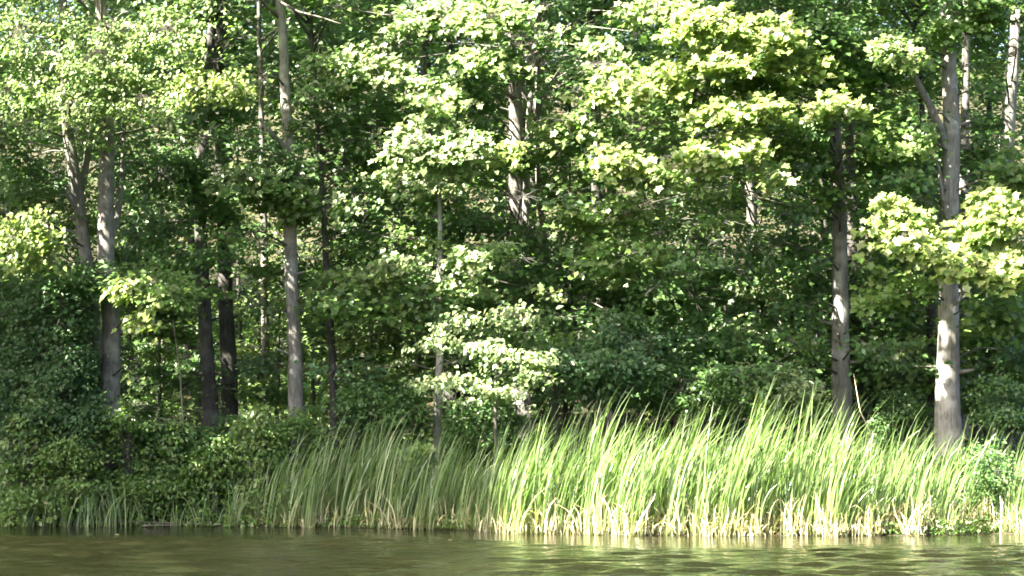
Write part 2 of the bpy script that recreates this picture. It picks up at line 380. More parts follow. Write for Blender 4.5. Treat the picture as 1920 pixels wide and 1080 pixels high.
class Tree:
    def __init__(s, label, Y, path, w_px, bark, group=None, top=17.0, name="broadleaf_tree", leafkind='maple', cat="tree", sides=14):
        s.label, s.Y, s.bark, s.kind, s.name, s.cat, s.group = label, Y, bark, leafkind, name, cat, group
        P = [at(px, py, Y) for px, py in path]                   # bottom to top
        b = P[0].copy(); slope = (P[1] - P[0]) if len(P) > 1 else np.array((0, 0, 1.0)); slope = slope / max(slope[2], .3)
        zg = float(ground(b[0], b[1]))
        if b[2] > zg: b = b - slope * (b[2] - zg)
        b[2] = float(ground(b[0], b[1])) - .12
        P = [b] + [p for p in P if p[2] > b[2] + .15]
        d = P[-1] - P[-2]; d = d / max(d[2], .4)
        if P[-1][2] < top:
            P.append(P[-1] + np.array((d[0] * .6, d[1], 1.0)) * (top - P[-1][2]) * .5)
            P.append(np.array((P[-1][0], P[-1][1], top)))
        s.base = P[0] + np.array((0, 0, .12))
        n = int(12 + (P[-1][2] - P[0][2]) * 3)
        s.path = sway(smooth_path(P, n), .022)
        s.r0 = w_px * mpp(Y) / 2
        h = np.linspace(0, 1, n)
        rad = s.r0 * (1 - .80 * h ** 1.25) * (1 + .55 * np.exp(-h * n / 3.0 * .9))
        s.rad = np.maximum(rad, .012)
        s.root = empty(s.name, tuple(s.base))
        tag(s.root, label, cat, group)
        W = Wood(); W.tube(s.path, s.rad, sides, .045); s.trunk = s.fix(W.build("trunk", bark))
        s.crownwood = Wood(); s.crown = Leaves('oval')
    def fix(s, o, parent=None):
        if o is None: return None
        o.parent = parent or s.root
        o.matrix_parent_inverse = Matrix.Translation(-Vector(s.base))
        return o
    def point(s, z):
        i = int(np.argmin(abs(s.path[:, 2] - z))); return s.path[i], s.rad[i]
    def limb(s, pts, r0, r1, bark=None, sides=8, name="branch"):
        W = Wood(); P = smooth_path(pts, max(6, len(pts) * 4)); P = sway(P, .012)
        W.tube(P, np.linspace(r0, r1, len(P)), sides, .05)
        return s.fix(W.build(name, bark or s.bark))
    def spray(s, px, py, rx, ry, Y, n, tint, lit=False, size=None, bough=True, ratio=1.0, lean=(-.12, -.55), flat=.32, per=11, sub=1.0):
        """a leafy bough: wood plus its own leaves"""
        m = mpp(Y); c = at(px, py, Y); r = np.array((rx * m, rx * m * ratio, ry * m))
        size = (size or .115) * (1.22 if lit else 1.22); n = int(n * (1.1 if lit else 1.6))
        if lit:
            k = max(1, int(round(rx / max(ry, 28))))
            for i in range(k):
                cc = c + np.array(((i + .5) / k * 2 - 1, 0, 0)) * r[0] * .85
                LIT.append((cc + np.array((0, 0, .1)), max(r[2] * 1.3, r[0] / k * 1.3) * sub))
        L = Leaves(s.kind) if bough else s.crown
        if lit: Cc = leaf_sheet(L, c, r, n, size, tint)
        else: Cc = leaf_cloud(L, c, r, n, size, tint, keep=lit, lean=lean, flat=flat, per=per)
        tp, tr = s.point(min(c[2] - .1 + .35 * abs(c[0] - s.path[0][0]) * .2, s.path[-1][2]))
        st = tp; mid = (st + c) / 2 + np.array((0, 0, .12 * np.linalg.norm(c - st)))
        tip = c + np.array((0, -r[1] * .5, -.1 * r[2]))
        spine = smooth_path([st, mid, c, tip], 12)
        W = Wood() if bough else s.crownwood
        W.tube(spine, np.linspace(min(tr * .3, .024), .006, len(spine)), 5)
        j = np.argmin(((Cc[:, None] - spine[None, 5:]) ** 2).sum(-1), axis=1)
        W.twigs(spine[5:][j], Cc, .0045)
        if bough: s.pending.append((W, L))
    pending = None
    def canopy(s, z0, z1, rad, n, size, shift=(0, 0), tint='D'):
        base, _ = s.point((z0 + z1) / 2); c = np.array((base[0] + shift[0], base[1] + shift[1], (z0 + z1) / 2))
        k = 26
        u = unit(RNG.normal(0, 1, (k, 3))) * (RNG.random((k, 1)) ** .4)
        C = c + u * np.array((rad, rad, (z1 - z0) / 2))
        for q in C:
            leaf_cloud(s.crown, q, (1.0, 1.0, .4), n // k, size, tint, per=9, spread=.28)
            st, _ = s.point(q[2] - .8)
            s.crownwood.tube(smooth_path([st, (st + q) / 2 + np.array((0, 0, .25)), q], 6), np.linspace(.035, .008, 6), 4)
    def finish(s):
        bw = s.fix(s.crownwood.build("branches", s.bark if s.bark is not M_BARK_PALE else M_TWIG))
        if bw: bw["kind"] = "stuff"
        o = s.crown.build("crown", M_LEAF)
        if o: s.fix(o); o["kind"] = "stuff"
        for W, L in s.pending or []:
            w = W.build("bough", M_TWIG)
            if w:
                s.fix(w); l = L.build("leaves", M_LEAF)
                if l: l.parent = w; l["kind"] = "stuff"
TREES = []
def tree(*a, **k):
    t = Tree(*a, **k); t.pending = []; TREES.append(t); return t

EDGE = "large trees along the wood's edge"
t1 = tree("grey forked tree at far left with sunlit streak on its upper trunk", 40.0,
          [(196, 800), (186, 700), (172, 560), (160, 470), (148, 390), (138, 310), (128, 240), (120, 60)], 30, M_BARK_GREY, EDGE, top=16)
t1.limb([at(150, 400, 40), at(122, 352, 39.8), at(92, 325, 39.6), at(55, 300, 39.4), at(20, 262, 39.2)], .075, .02)
t1.limb([at(140, 370, 40), at(158, 330, 40.2), at(166, 270, 40.4), at(172, 150, 40.6)], .085, .03)
t2 = tree("stout grey-brown trunk at left behind the dark shoreside bushes", 39.5,
          [(204, 800), (207, 700), (206, 600), (200, 500), (198, 400), (200, 290), (196, 160), (190, 20)], 40, M_BARK_GREY, EDGE, top=16)
t2.limb([at(203, 470, 39.6), at(222, 400, 39.9), at(232, 290, 40.2), at(236, 120, 40.4)], .07, .03)
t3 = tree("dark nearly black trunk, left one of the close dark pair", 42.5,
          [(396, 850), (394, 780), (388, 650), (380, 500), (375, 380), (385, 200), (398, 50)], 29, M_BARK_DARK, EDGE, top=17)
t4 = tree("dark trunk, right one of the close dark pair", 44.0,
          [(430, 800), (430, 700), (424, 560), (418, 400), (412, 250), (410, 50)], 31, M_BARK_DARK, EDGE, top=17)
t5 = tree("slender straight pale grey trunk left of centre, sunlit low down", 41.5,
          [(556, 800), (553, 700), (549, 560), (545, 430), (541, 280), (533, 140), (524, 0)], 29, M_BARK_PALE, EDGE, top=17)
t5.limb([at(545, 290, 41.5), at(525, 265, 41.3), at(508, 250, 41.1), at(486, 222, 41.0)], .06, .035)
t5.limb([at(520, 0, 41.5), at(560, 22, 41.0), at(600, 32, 40.7), at(640, 45, 40.4)], .03, .008, M_TWIG)
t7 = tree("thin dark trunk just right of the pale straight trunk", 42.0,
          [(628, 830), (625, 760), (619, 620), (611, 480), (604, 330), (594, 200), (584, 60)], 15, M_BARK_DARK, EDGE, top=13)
t8 = tree("grey trunk at the picture's centre half hidden by leaves", 44.0,
          [(985, 850), (978, 600), (974, 480), (968, 400), (967, 270), (966, 150), (964, 20)], 37, M_BARK_GREY, EDGE, top=18)
t8.limb([at(985, 415, 43.8), at(987, 330, 43.7), at(991, 230, 43.6), at(1000, 120, 43.5)], .075, .05, M_BARK_PALE)
t9 = tree("straight grey trunk right of centre rising out of the sunlit reeds", 43.0,
          [(1580, 840), (1578, 700), (1577, 560), (1574, 420), (1568, 300), (1562, 200), (1556, 0)], 34, M_BARK_PALE, EDGE, top=17)
t9.limb([at(1574, 415, 43), at(1588, 398, 42.6), at(1602, 386, 42.4), at(1612, 380, 42.3)], .02, .006, M_DRY)
t10 = tree("thick pale forked trunk at right with bright sun patch near its foot", 41.0,
           [(1780, 880), (1777, 780), (1778, 650), (1779, 520), (1781, 400), (1784, 290), (1782, 180), (1776, 30)], 43, M_BARK_PALE, EDGE, top=17)
t10.limb([at(1782, 300, 41), at(1766, 250, 40.9), at(1742, 195, 40.7), at(1712, 140, 40.5), at(1690, 80, 40.3)], .10, .05, M_BARK_GREY)
t10.limb([at(1779, 420, 40.85), at(1768, 370, 40.7), at(1760, 310, 40.6), at(1742, 290, 40.4)], .055, .02, M_BARK_GREY)
t10.limb([at(1785, 590, 40.9), at(1800, 560, 40.7), at(1806, 530, 40.6), at(1812, 470, 40.5)], .03, .012)
t12 = tree("leaning trunk in full sun at the right edge", 46.0,
           [(1872, 700), (1876, 480), (1884, 300), (1890, 230), (1898, 130), (1908, 10)], 40, M_BARK_PALE, EDGE, top=17)
t11 = tree("slim trunk standing directly behind the thick forked trunk", 46.0,
           [(1800, 760), (1806, 500), (1809, 280), (1811, 60)], 24, M_BARK_GREY, EDGE, top=16)
t6 = tree("slim reddish-grey trunk at upper left of the pale straight trunk", 47.0,
          [(500, 800), (496, 500), (490, 240), (486, 0)], 17, M_BARK_GREY, EDGE, top=15)
t15 = tree("thin grey sapling stem bare at its foot among shaded reeds", 40.6,
           [(819, 880), (821, 770), (825, 640), (826, 430), (824, 330), (820, 200)], 17, M_BARK_PALE, EDGE, top=7.0)
t8b = tree("thin crooked stem beside the central grey trunk", 44.5,
           [(1040, 800), (1034, 620), (1030, 550), (1024, 470), (1012, 370), (1004, 260), (1008, 130)], 17, M_BARK_GREY, EDGE, top=12)
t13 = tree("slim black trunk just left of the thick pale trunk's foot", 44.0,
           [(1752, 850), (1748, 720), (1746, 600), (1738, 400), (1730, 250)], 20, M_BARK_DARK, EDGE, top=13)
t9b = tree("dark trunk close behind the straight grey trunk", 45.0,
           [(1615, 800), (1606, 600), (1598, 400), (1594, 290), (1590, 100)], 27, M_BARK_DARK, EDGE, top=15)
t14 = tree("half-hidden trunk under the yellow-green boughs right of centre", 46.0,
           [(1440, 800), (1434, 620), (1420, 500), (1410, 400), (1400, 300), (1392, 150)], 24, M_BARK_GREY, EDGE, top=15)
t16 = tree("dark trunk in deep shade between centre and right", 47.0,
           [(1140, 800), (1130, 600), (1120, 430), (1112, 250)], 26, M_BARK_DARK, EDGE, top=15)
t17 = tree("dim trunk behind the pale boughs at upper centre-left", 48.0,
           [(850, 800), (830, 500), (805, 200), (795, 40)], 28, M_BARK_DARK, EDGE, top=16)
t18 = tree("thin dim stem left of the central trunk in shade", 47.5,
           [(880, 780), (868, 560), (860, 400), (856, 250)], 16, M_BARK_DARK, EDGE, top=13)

# leafy boughs that show in the photograph ------------------------------------------------
Q = 'oval'
t1.kind = t2.kind = Q; pass
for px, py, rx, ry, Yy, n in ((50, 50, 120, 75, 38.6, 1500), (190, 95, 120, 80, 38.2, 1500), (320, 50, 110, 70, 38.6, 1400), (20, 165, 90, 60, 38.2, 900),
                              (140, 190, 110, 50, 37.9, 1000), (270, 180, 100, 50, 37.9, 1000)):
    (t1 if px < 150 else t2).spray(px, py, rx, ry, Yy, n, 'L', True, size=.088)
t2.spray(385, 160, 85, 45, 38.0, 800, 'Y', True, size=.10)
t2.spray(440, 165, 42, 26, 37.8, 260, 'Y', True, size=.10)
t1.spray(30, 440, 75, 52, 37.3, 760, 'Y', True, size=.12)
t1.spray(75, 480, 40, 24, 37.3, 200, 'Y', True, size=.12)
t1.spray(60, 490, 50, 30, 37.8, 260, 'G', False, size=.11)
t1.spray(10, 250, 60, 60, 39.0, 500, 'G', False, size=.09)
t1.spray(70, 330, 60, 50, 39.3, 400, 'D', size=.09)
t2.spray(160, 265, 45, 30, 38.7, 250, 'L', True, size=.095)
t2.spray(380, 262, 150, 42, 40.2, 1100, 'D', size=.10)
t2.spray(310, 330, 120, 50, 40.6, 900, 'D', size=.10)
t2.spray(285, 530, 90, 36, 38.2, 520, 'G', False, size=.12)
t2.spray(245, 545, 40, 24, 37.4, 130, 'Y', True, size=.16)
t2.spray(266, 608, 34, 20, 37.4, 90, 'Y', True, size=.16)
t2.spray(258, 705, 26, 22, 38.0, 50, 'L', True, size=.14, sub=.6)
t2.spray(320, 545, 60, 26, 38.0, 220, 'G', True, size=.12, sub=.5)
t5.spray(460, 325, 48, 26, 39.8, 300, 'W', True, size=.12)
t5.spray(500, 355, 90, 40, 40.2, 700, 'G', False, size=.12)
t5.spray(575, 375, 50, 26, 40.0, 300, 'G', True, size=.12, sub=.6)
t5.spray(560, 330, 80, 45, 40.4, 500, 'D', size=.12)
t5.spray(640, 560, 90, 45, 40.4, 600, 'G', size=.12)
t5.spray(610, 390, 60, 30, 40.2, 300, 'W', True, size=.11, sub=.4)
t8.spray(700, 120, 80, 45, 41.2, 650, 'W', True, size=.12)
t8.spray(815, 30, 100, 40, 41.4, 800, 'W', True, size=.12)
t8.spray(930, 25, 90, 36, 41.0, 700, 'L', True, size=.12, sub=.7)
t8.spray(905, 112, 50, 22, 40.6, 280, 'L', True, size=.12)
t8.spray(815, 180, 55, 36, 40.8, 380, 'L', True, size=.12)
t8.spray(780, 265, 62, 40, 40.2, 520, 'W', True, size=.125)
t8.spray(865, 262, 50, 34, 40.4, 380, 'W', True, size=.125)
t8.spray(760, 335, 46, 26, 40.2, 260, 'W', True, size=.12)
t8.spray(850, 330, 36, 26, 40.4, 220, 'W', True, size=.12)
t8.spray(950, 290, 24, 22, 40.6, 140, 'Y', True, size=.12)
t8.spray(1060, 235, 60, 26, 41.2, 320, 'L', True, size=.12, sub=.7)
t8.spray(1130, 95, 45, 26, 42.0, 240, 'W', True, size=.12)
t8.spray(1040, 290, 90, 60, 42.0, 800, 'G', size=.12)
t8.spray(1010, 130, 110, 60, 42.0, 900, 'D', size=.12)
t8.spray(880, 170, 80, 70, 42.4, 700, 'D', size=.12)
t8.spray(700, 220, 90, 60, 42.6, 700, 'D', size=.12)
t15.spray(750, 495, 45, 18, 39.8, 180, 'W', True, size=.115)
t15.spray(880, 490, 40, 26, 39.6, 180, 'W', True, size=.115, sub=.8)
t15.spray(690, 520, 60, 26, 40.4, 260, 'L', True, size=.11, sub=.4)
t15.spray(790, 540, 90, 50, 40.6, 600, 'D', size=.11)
shr = [(865, 605, 50, 15, 38.6, 200), (960, 592, 52, 18, 38.5, 230), (830, 645, 38, 15, 38.4, 150), (915, 655, 46, 13, 38.2, 190), (985, 672, 56, 17, 38.0, 280),
       (1000, 705, 36, 12, 37.9, 130), (850, 715, 44, 13, 38.2, 170), (935, 735, 66, 15, 38.0, 260), (790, 722, 22, 12, 38.6, 60)]
for px, py, rx, ry, Yy, n in ((690, 570, 50, 14, 40.8, 130), (735, 620, 44, 14, 41.2, 110), (660, 640, 40, 14, 41.5, 100), (770, 580, 36, 12, 40.4, 90), (850, 540, 40, 12, 40.0, 110),
                              (905, 540, 30, 12, 40.2, 70), (720, 690, 40, 14, 41.0, 100), (640, 470, 40, 14, 41.8, 100), (1010, 545, 30, 10, 41.0, 60), (820, 455, 34, 12, 40.6, 90)):
    t15.spray(px, py, rx, ry, Yy, n, 'L', True, size=.10, sub=.7)
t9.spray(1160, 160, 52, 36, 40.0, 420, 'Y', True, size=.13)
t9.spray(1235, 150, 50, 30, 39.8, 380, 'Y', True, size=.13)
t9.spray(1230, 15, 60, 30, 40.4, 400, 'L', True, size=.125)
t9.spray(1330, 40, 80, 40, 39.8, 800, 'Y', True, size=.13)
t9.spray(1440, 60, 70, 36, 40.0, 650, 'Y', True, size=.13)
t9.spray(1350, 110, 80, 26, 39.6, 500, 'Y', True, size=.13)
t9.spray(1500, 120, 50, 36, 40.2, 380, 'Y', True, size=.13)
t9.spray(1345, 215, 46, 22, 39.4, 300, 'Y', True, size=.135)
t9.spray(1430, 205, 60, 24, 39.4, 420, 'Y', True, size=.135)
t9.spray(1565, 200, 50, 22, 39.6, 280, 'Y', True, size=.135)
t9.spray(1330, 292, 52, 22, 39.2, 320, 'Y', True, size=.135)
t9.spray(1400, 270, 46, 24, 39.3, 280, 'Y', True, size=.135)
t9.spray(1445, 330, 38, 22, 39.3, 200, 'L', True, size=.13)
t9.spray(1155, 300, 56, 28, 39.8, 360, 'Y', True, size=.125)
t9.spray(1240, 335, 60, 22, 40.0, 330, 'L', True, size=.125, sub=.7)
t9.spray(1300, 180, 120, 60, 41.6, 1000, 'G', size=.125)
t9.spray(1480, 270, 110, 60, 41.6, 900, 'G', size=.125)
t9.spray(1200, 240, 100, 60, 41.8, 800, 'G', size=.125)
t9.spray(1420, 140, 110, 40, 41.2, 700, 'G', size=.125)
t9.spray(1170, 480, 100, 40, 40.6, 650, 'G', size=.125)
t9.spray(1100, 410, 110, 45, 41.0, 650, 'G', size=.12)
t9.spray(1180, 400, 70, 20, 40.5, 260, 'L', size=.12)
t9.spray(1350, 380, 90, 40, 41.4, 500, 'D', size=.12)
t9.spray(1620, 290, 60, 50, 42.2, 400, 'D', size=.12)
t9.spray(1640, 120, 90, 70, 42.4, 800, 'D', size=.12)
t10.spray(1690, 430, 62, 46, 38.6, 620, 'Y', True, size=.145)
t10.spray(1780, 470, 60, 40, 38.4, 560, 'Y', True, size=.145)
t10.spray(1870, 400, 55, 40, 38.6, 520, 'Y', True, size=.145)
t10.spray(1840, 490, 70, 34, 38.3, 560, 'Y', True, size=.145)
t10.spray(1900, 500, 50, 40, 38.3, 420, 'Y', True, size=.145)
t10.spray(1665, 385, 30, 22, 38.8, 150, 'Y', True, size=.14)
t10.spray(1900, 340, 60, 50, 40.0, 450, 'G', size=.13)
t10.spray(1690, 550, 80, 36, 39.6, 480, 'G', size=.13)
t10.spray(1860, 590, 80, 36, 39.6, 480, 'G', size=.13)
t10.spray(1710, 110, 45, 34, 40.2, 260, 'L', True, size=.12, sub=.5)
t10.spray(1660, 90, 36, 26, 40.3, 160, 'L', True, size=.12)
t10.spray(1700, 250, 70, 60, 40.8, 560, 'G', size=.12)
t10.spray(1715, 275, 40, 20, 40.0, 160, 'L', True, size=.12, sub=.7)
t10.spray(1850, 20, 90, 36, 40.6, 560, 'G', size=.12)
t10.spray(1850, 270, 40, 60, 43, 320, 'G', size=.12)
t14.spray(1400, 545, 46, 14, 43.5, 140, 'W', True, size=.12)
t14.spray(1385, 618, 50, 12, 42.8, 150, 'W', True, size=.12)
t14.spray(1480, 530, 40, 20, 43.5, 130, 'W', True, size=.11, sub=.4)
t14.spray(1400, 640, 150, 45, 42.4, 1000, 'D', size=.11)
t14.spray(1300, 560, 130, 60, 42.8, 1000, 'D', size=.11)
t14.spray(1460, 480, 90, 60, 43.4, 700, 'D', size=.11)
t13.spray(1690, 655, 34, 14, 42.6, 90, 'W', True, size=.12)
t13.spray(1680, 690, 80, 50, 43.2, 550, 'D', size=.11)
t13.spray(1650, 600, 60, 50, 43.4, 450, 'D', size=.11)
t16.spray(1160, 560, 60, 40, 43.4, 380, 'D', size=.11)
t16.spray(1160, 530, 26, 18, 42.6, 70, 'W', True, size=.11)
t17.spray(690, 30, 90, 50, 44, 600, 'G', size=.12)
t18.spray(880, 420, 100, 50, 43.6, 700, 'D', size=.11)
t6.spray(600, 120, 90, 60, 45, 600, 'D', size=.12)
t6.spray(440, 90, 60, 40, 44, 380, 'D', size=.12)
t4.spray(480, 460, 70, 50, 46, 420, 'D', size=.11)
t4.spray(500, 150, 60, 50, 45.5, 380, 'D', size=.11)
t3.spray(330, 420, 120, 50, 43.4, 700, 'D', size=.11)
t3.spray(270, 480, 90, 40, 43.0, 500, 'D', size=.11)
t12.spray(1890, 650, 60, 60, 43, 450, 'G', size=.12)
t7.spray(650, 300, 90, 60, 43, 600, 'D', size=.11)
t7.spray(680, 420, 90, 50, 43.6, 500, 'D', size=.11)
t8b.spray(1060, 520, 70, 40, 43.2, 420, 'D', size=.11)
for t, px, py, rx, ry, Yy, n, tn in ((t9, 1560, 60, 60, 40, 41.0, 420, 'D'), (t9, 1570, 150, 55, 35, 41.2, 360, 'G'), (t9, 1578, 355, 48, 22, 41.6, 240, 'G'),
        (t5, 545, 345, 55, 45, 40.6, 460, 'G'), (t5, 545, 400, 45, 18, 40.4, 200, 'G'), (t2, 170, 520, 80, 36, 38.7, 460, 'D'), (t1, 120, 560, 70, 50, 38.9, 460, 'B'),
        (t2, 200, 50, 60, 50, 38.3, 420, 'L'), (t2, 195, 150, 60, 45, 38.3, 380, 'L'), (t1, 125, 150, 50, 60, 38.5, 380, 'L'), (t3, 395, 330, 80, 40, 41.6, 460, 'D'), (t3, 400, 200, 70, 50, 41.8, 460, 'D'), (t8, 965, 300, 50, 26, 42.4, 260, 'G'), (t8, 975, 90, 60, 45, 42.2, 420, 'G'),
        (t8, 985, 470, 70, 40, 42.4, 380, 'D'), (t8, 990, 540, 70, 40, 42.0, 380, 'D'), (t10, 1785, 50, 50, 30, 40.2, 200, 'G'), (t7, 605, 250, 40, 30, 41.2, 200, 'D'),
        (t7, 615, 540, 50, 34, 41.2, 260, 'G'), (t3, 400, 400, 60, 30, 41.7, 280, 'D')):
    t.spray(px, py, rx, ry, Yy, n, tn, size=.12)
for t, rows in ((t1, (430, 610)), (t2, (380, 640)), (t3, (610, 700)), (t4, (590,)), (t5, (470, 520, 660)), (t8, (180, 370)), (t9, (440, 480, 600, 690)), (t10, (230, 430, 560, 690)), (t12, (90, 180)), (t7, (650,))):
    for rw in rows:                                              # broken-off branch stubs
        p, r = t.point(at(960, rw, t.Y)[2]); sd = RNG.choice((-1, 1))
        q = p + np.array((sd * (r + RNG.uniform(.06, .35)), -RNG.uniform(.0, .15), RNG.uniform(.02, .15)))
        t.limb([p, (p + q) / 2 + np.array((0, 0, -.015)), q], r * .28, max(.006, r * .12), sides=6, name="branch_stub")
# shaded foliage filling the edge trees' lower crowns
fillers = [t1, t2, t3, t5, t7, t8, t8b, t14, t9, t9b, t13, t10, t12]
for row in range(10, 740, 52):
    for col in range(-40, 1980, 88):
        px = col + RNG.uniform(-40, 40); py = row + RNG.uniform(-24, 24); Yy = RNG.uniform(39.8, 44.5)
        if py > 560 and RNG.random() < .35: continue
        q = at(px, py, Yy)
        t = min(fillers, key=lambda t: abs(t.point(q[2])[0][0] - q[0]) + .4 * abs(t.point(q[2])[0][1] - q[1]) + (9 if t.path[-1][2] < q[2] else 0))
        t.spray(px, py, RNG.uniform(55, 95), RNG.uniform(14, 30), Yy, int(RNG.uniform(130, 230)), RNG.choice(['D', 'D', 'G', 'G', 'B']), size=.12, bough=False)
# canopy of the edge trees above the picture
for t, z0, z1, r, n in ((t1, 9.6, 16, 3.2, 2400), (t2, 9.6, 16, 3.2, 2400), (t3, 10.5, 17, 3.4, 2600), (t4, 10.5, 17, 3.2, 2400), (t5, 10.2, 17, 3.2, 2600),
                        (t8, 10.8, 18, 3.8, 3200), (t9, 10.2, 17, 3.6, 3000), (t10, 10.2, 17, 3.6, 3000), (t12, 11, 17, 3.4, 2400), (t11, 11, 16, 2.6, 1500),
                        (t14, 11, 15.5, 3, 1900), (t16, 11, 15.5, 3, 1900), (t17, 11.2, 16.5, 3, 2000), (t9b, 11, 15.5, 2.8, 1500), (t6, 11, 15.5, 2.8, 1600)):
    t.canopy(z0, z1, r, n, .22)
for t in (t7, t8b, t13, t18):
    t.canopy(t.path[-1][2] - 3, t.path[-1][2] + .3, 1.6, 500, .14)

# ------------------------------------------------------------------ understorey saplings behind the edge trees
SAP = []
def sapling(label, px, Y, top_row, n, tint, spread=1.25, size=.10, kind='oval', bark=M_BARK_DARK, low=0.8, name="sapling", cat="sapling", group="shaded saplings under the trees", w=9):
    base = at(px, 700, Y); base[2] = float(ground(base[0], Y))
    top = at(px + RNG.uniform(-25, 25), top_row, Y)
    t = Tree(label, Y, [(px, 800), (px + RNG.uniform(-8, 8), 620), (px + RNG.uniform(-20, 20), top_row)], w, bark, group, top=top[2], name=name, leafkind=kind, cat=cat, sides=7)
    t.pending = []
    h = top[2] - base[2]; k = max(6, int(h * 2.1))
    for i in range(k):
        f = (i + .5) / k; z = base[2] + low + f * (h - low)
        a = RNG.uniform(0, 6.28); rr = spread * (1 - .55 * f) * RNG.uniform(.5, 1.1)
        st, _ = t.point(z - .25)
        q = np.array((st[0] + rr * math.cos(a), st[1] + rr * math.sin(a), z))
        Cc = leaf_cloud(t.crown, q, (.62, .62, .14), n // k, size, tint, per=10, spread=.15, lean=(-.1, -.45), flat=.35)
        sp = smooth_path([st, (st + q) / 2 + np.array((0, 0, .1)), q], 6)
        t.crownwood.tube(sp, np.linspace(.016, .005, 6), 4)
        j = RNG.integers(2, 6, len(Cc)); t.crownwood.twigs(sp[j], Cc, .005)
    SAP.append(t); return t
SPOTS = [  # (px, Y, top row, tint, label)
    (300, 45.5, 330, 'G', "leafy sapling in the opening between the stout left trunk and the dark pair"),
    (240, 44.0, 420, 'D', "shaded sapling behind the stout left trunk"),
    (80, 43.0, 330, 'D', "shaded sapling behind the dark bushes at far left"),
    (10, 42.5, 380, 'D', "shaded sapling at the extreme left edge"),
    (480, 48.0, 300, 'L', "light green sapling glimpsed between the dark pair and the pale trunk"),
    (520, 47.0, 420, 'L', "bright small-leaved sapling behind the pale straight trunk"),
    (590, 46.5, 520, 'L', "yellow-green sapling between pale trunk and thin dark trunk"),
    (660, 45.5, 340, 'G', "sapling right of the thin dark trunk"),
    (700, 44.0, 520, 'L', "sunlit-flecked sapling left of the bare sapling stem"),
    (740, 46.5, 300, 'D', "dim sapling behind the pale boughs left of centre"),
    (790, 44.5, 400, 'G', "sapling behind the bare sapling stem"),
    (860, 46.0, 350, 'D', "dim sapling between bare stem and central trunk"),
    (920, 45.5, 420, 'D', "dark sapling left of the central trunk's hidden foot"),
    (1000, 46.0, 400, 'D', "dark sapling right of the central trunk"),
    (1070, 44.5, 440, 'D', "dark sapling above the blue-green bush"),
    (1130, 45.5, 360, 'D', "dark sapling in front of the deep-shade trunk"),
    (1200, 44.5, 420, 'G', "green sapling under the left yellow boughs"),
    (1260, 46.0, 330, 'D', "dim sapling below the long yellow bough"),
    (1310, 44.0, 430, 'D', "dark sapling left of the half-hidden trunk"),
    (1370, 45.0, 360, 'D', "dark sapling beneath the yellow boughs right of centre"),
    (1430, 44.0, 500, 'D', "dark sapling below the small white-lit sprays"),
    (1490, 45.5, 340, 'D', "dark sapling left of the straight grey trunk"),
    (1540, 44.5, 460, 'G', "sapling hugging the straight grey trunk's left side"),
    (1640, 45.0, 340, 'D', "dim sapling between straight grey trunk and thick pale trunk"),
    (1690, 44.5, 470, 'G', "green sapling below the bright right-hand maple bough"),
    (1830, 44.0, 420, 'G', "sapling right of the thick pale trunk"),
    (1890, 43.0, 520, 'G', "leafy sapling at the right edge behind the reeds"),
    (1850, 47.5, 100, 'D', "tall dim sapling between slim trunk and leaning sunlit trunk"),
    (1680, 47.5, 60, 'D', "tall dim sapling behind the forked limb at upper right"),
    (1540, 48.0, 40, 'D', "tall dim sapling behind the straight grey trunk's top"),
    (1240, 48.0, 40, 'D', "tall dim sapling behind the upper yellow boughs"),
    (1060, 48.0, 40, 'D', "tall dim sapling at upper centre right of the central trunk"),
    (740, 49.0, 30, 'G', "tall green sapling at upper centre-left"),
    (630, 48.5, 60, 'G', "tall sapling behind the thin dark trunk's top"),
    (450, 49.0, 100, 'D', "tall dim sapling behind the dark pair's tops"),
    (300, 47.5, 200, 'D', "tall dim sapling behind the left crown"),
]
for px, Yy, row, tn, lab in SPOTS:
    nl = int(2250 + 4.0 * (800 - row))
    sapling(lab, px, Yy, row, nl, tn, size=.115 if tn != 'L' else .10)

# ------------------------------------------------------------------ shrubs by the water and under the trees
def shrub(label, px, py, rx, ry, Y, n, tint, size=.07, kind='oval', lit=False, group=None, lean=(-.05, -.5), name="shrub", flat=.42):
    m = mpp(Y); c = at(px, py, Y); base = np.array((c[0], Y, float(ground(c[0], Y))))
    n = int(n * 1.9); size *= 1.25
    o = empty(name, tuple(base)); tag(o, label, "shrub", group)
    inv = Matrix.Translation(-Vector(base))
    L = Leaves(kind); W = Wood()
    r = np.array((rx * m, min(rx * m, .9), ry * m))
    if lit: LIT.append((c, max(r[0], r[2]) * 1.1))
    k = max(8, int(r[0] * r[2] * 24))
    for i in range(k):
        u = unit(RNG.normal(0, 1, 3)) * (RNG.random() ** .4)
        q = c + u * r * np.array((1.0, 1.0, .95))
        q[2] = max(q[2], float(ground(q[0], q[1])) + .1)
        Cc = leaf_cloud(L, q, (.42, .42, .26), n // k, size, tint, keep=lit, per=7, spread=.10, lean=lean, flat=flat, arch=.5)
        b = base + np.array((RNG.normal(0, .08), RNG.normal(0, .08), -.05))
        sp = smooth_path([b, (b + q) / 2 + np.array((0, 0, .2)), q], 7)
        W.tube(sp, np.linspace(.009, .003, 7), 4)
        W.twigs(sp[RNG.integers(4, 7, len(Cc))], Cc, .003)
    w = W.build("stems", M_BARK_DARK, o); w.matrix_parent_inverse = inv
    l = L.build("foliage", M_LEAF, o); l.matrix_parent_inverse = inv; l["kind"] = "stuff"
    return o
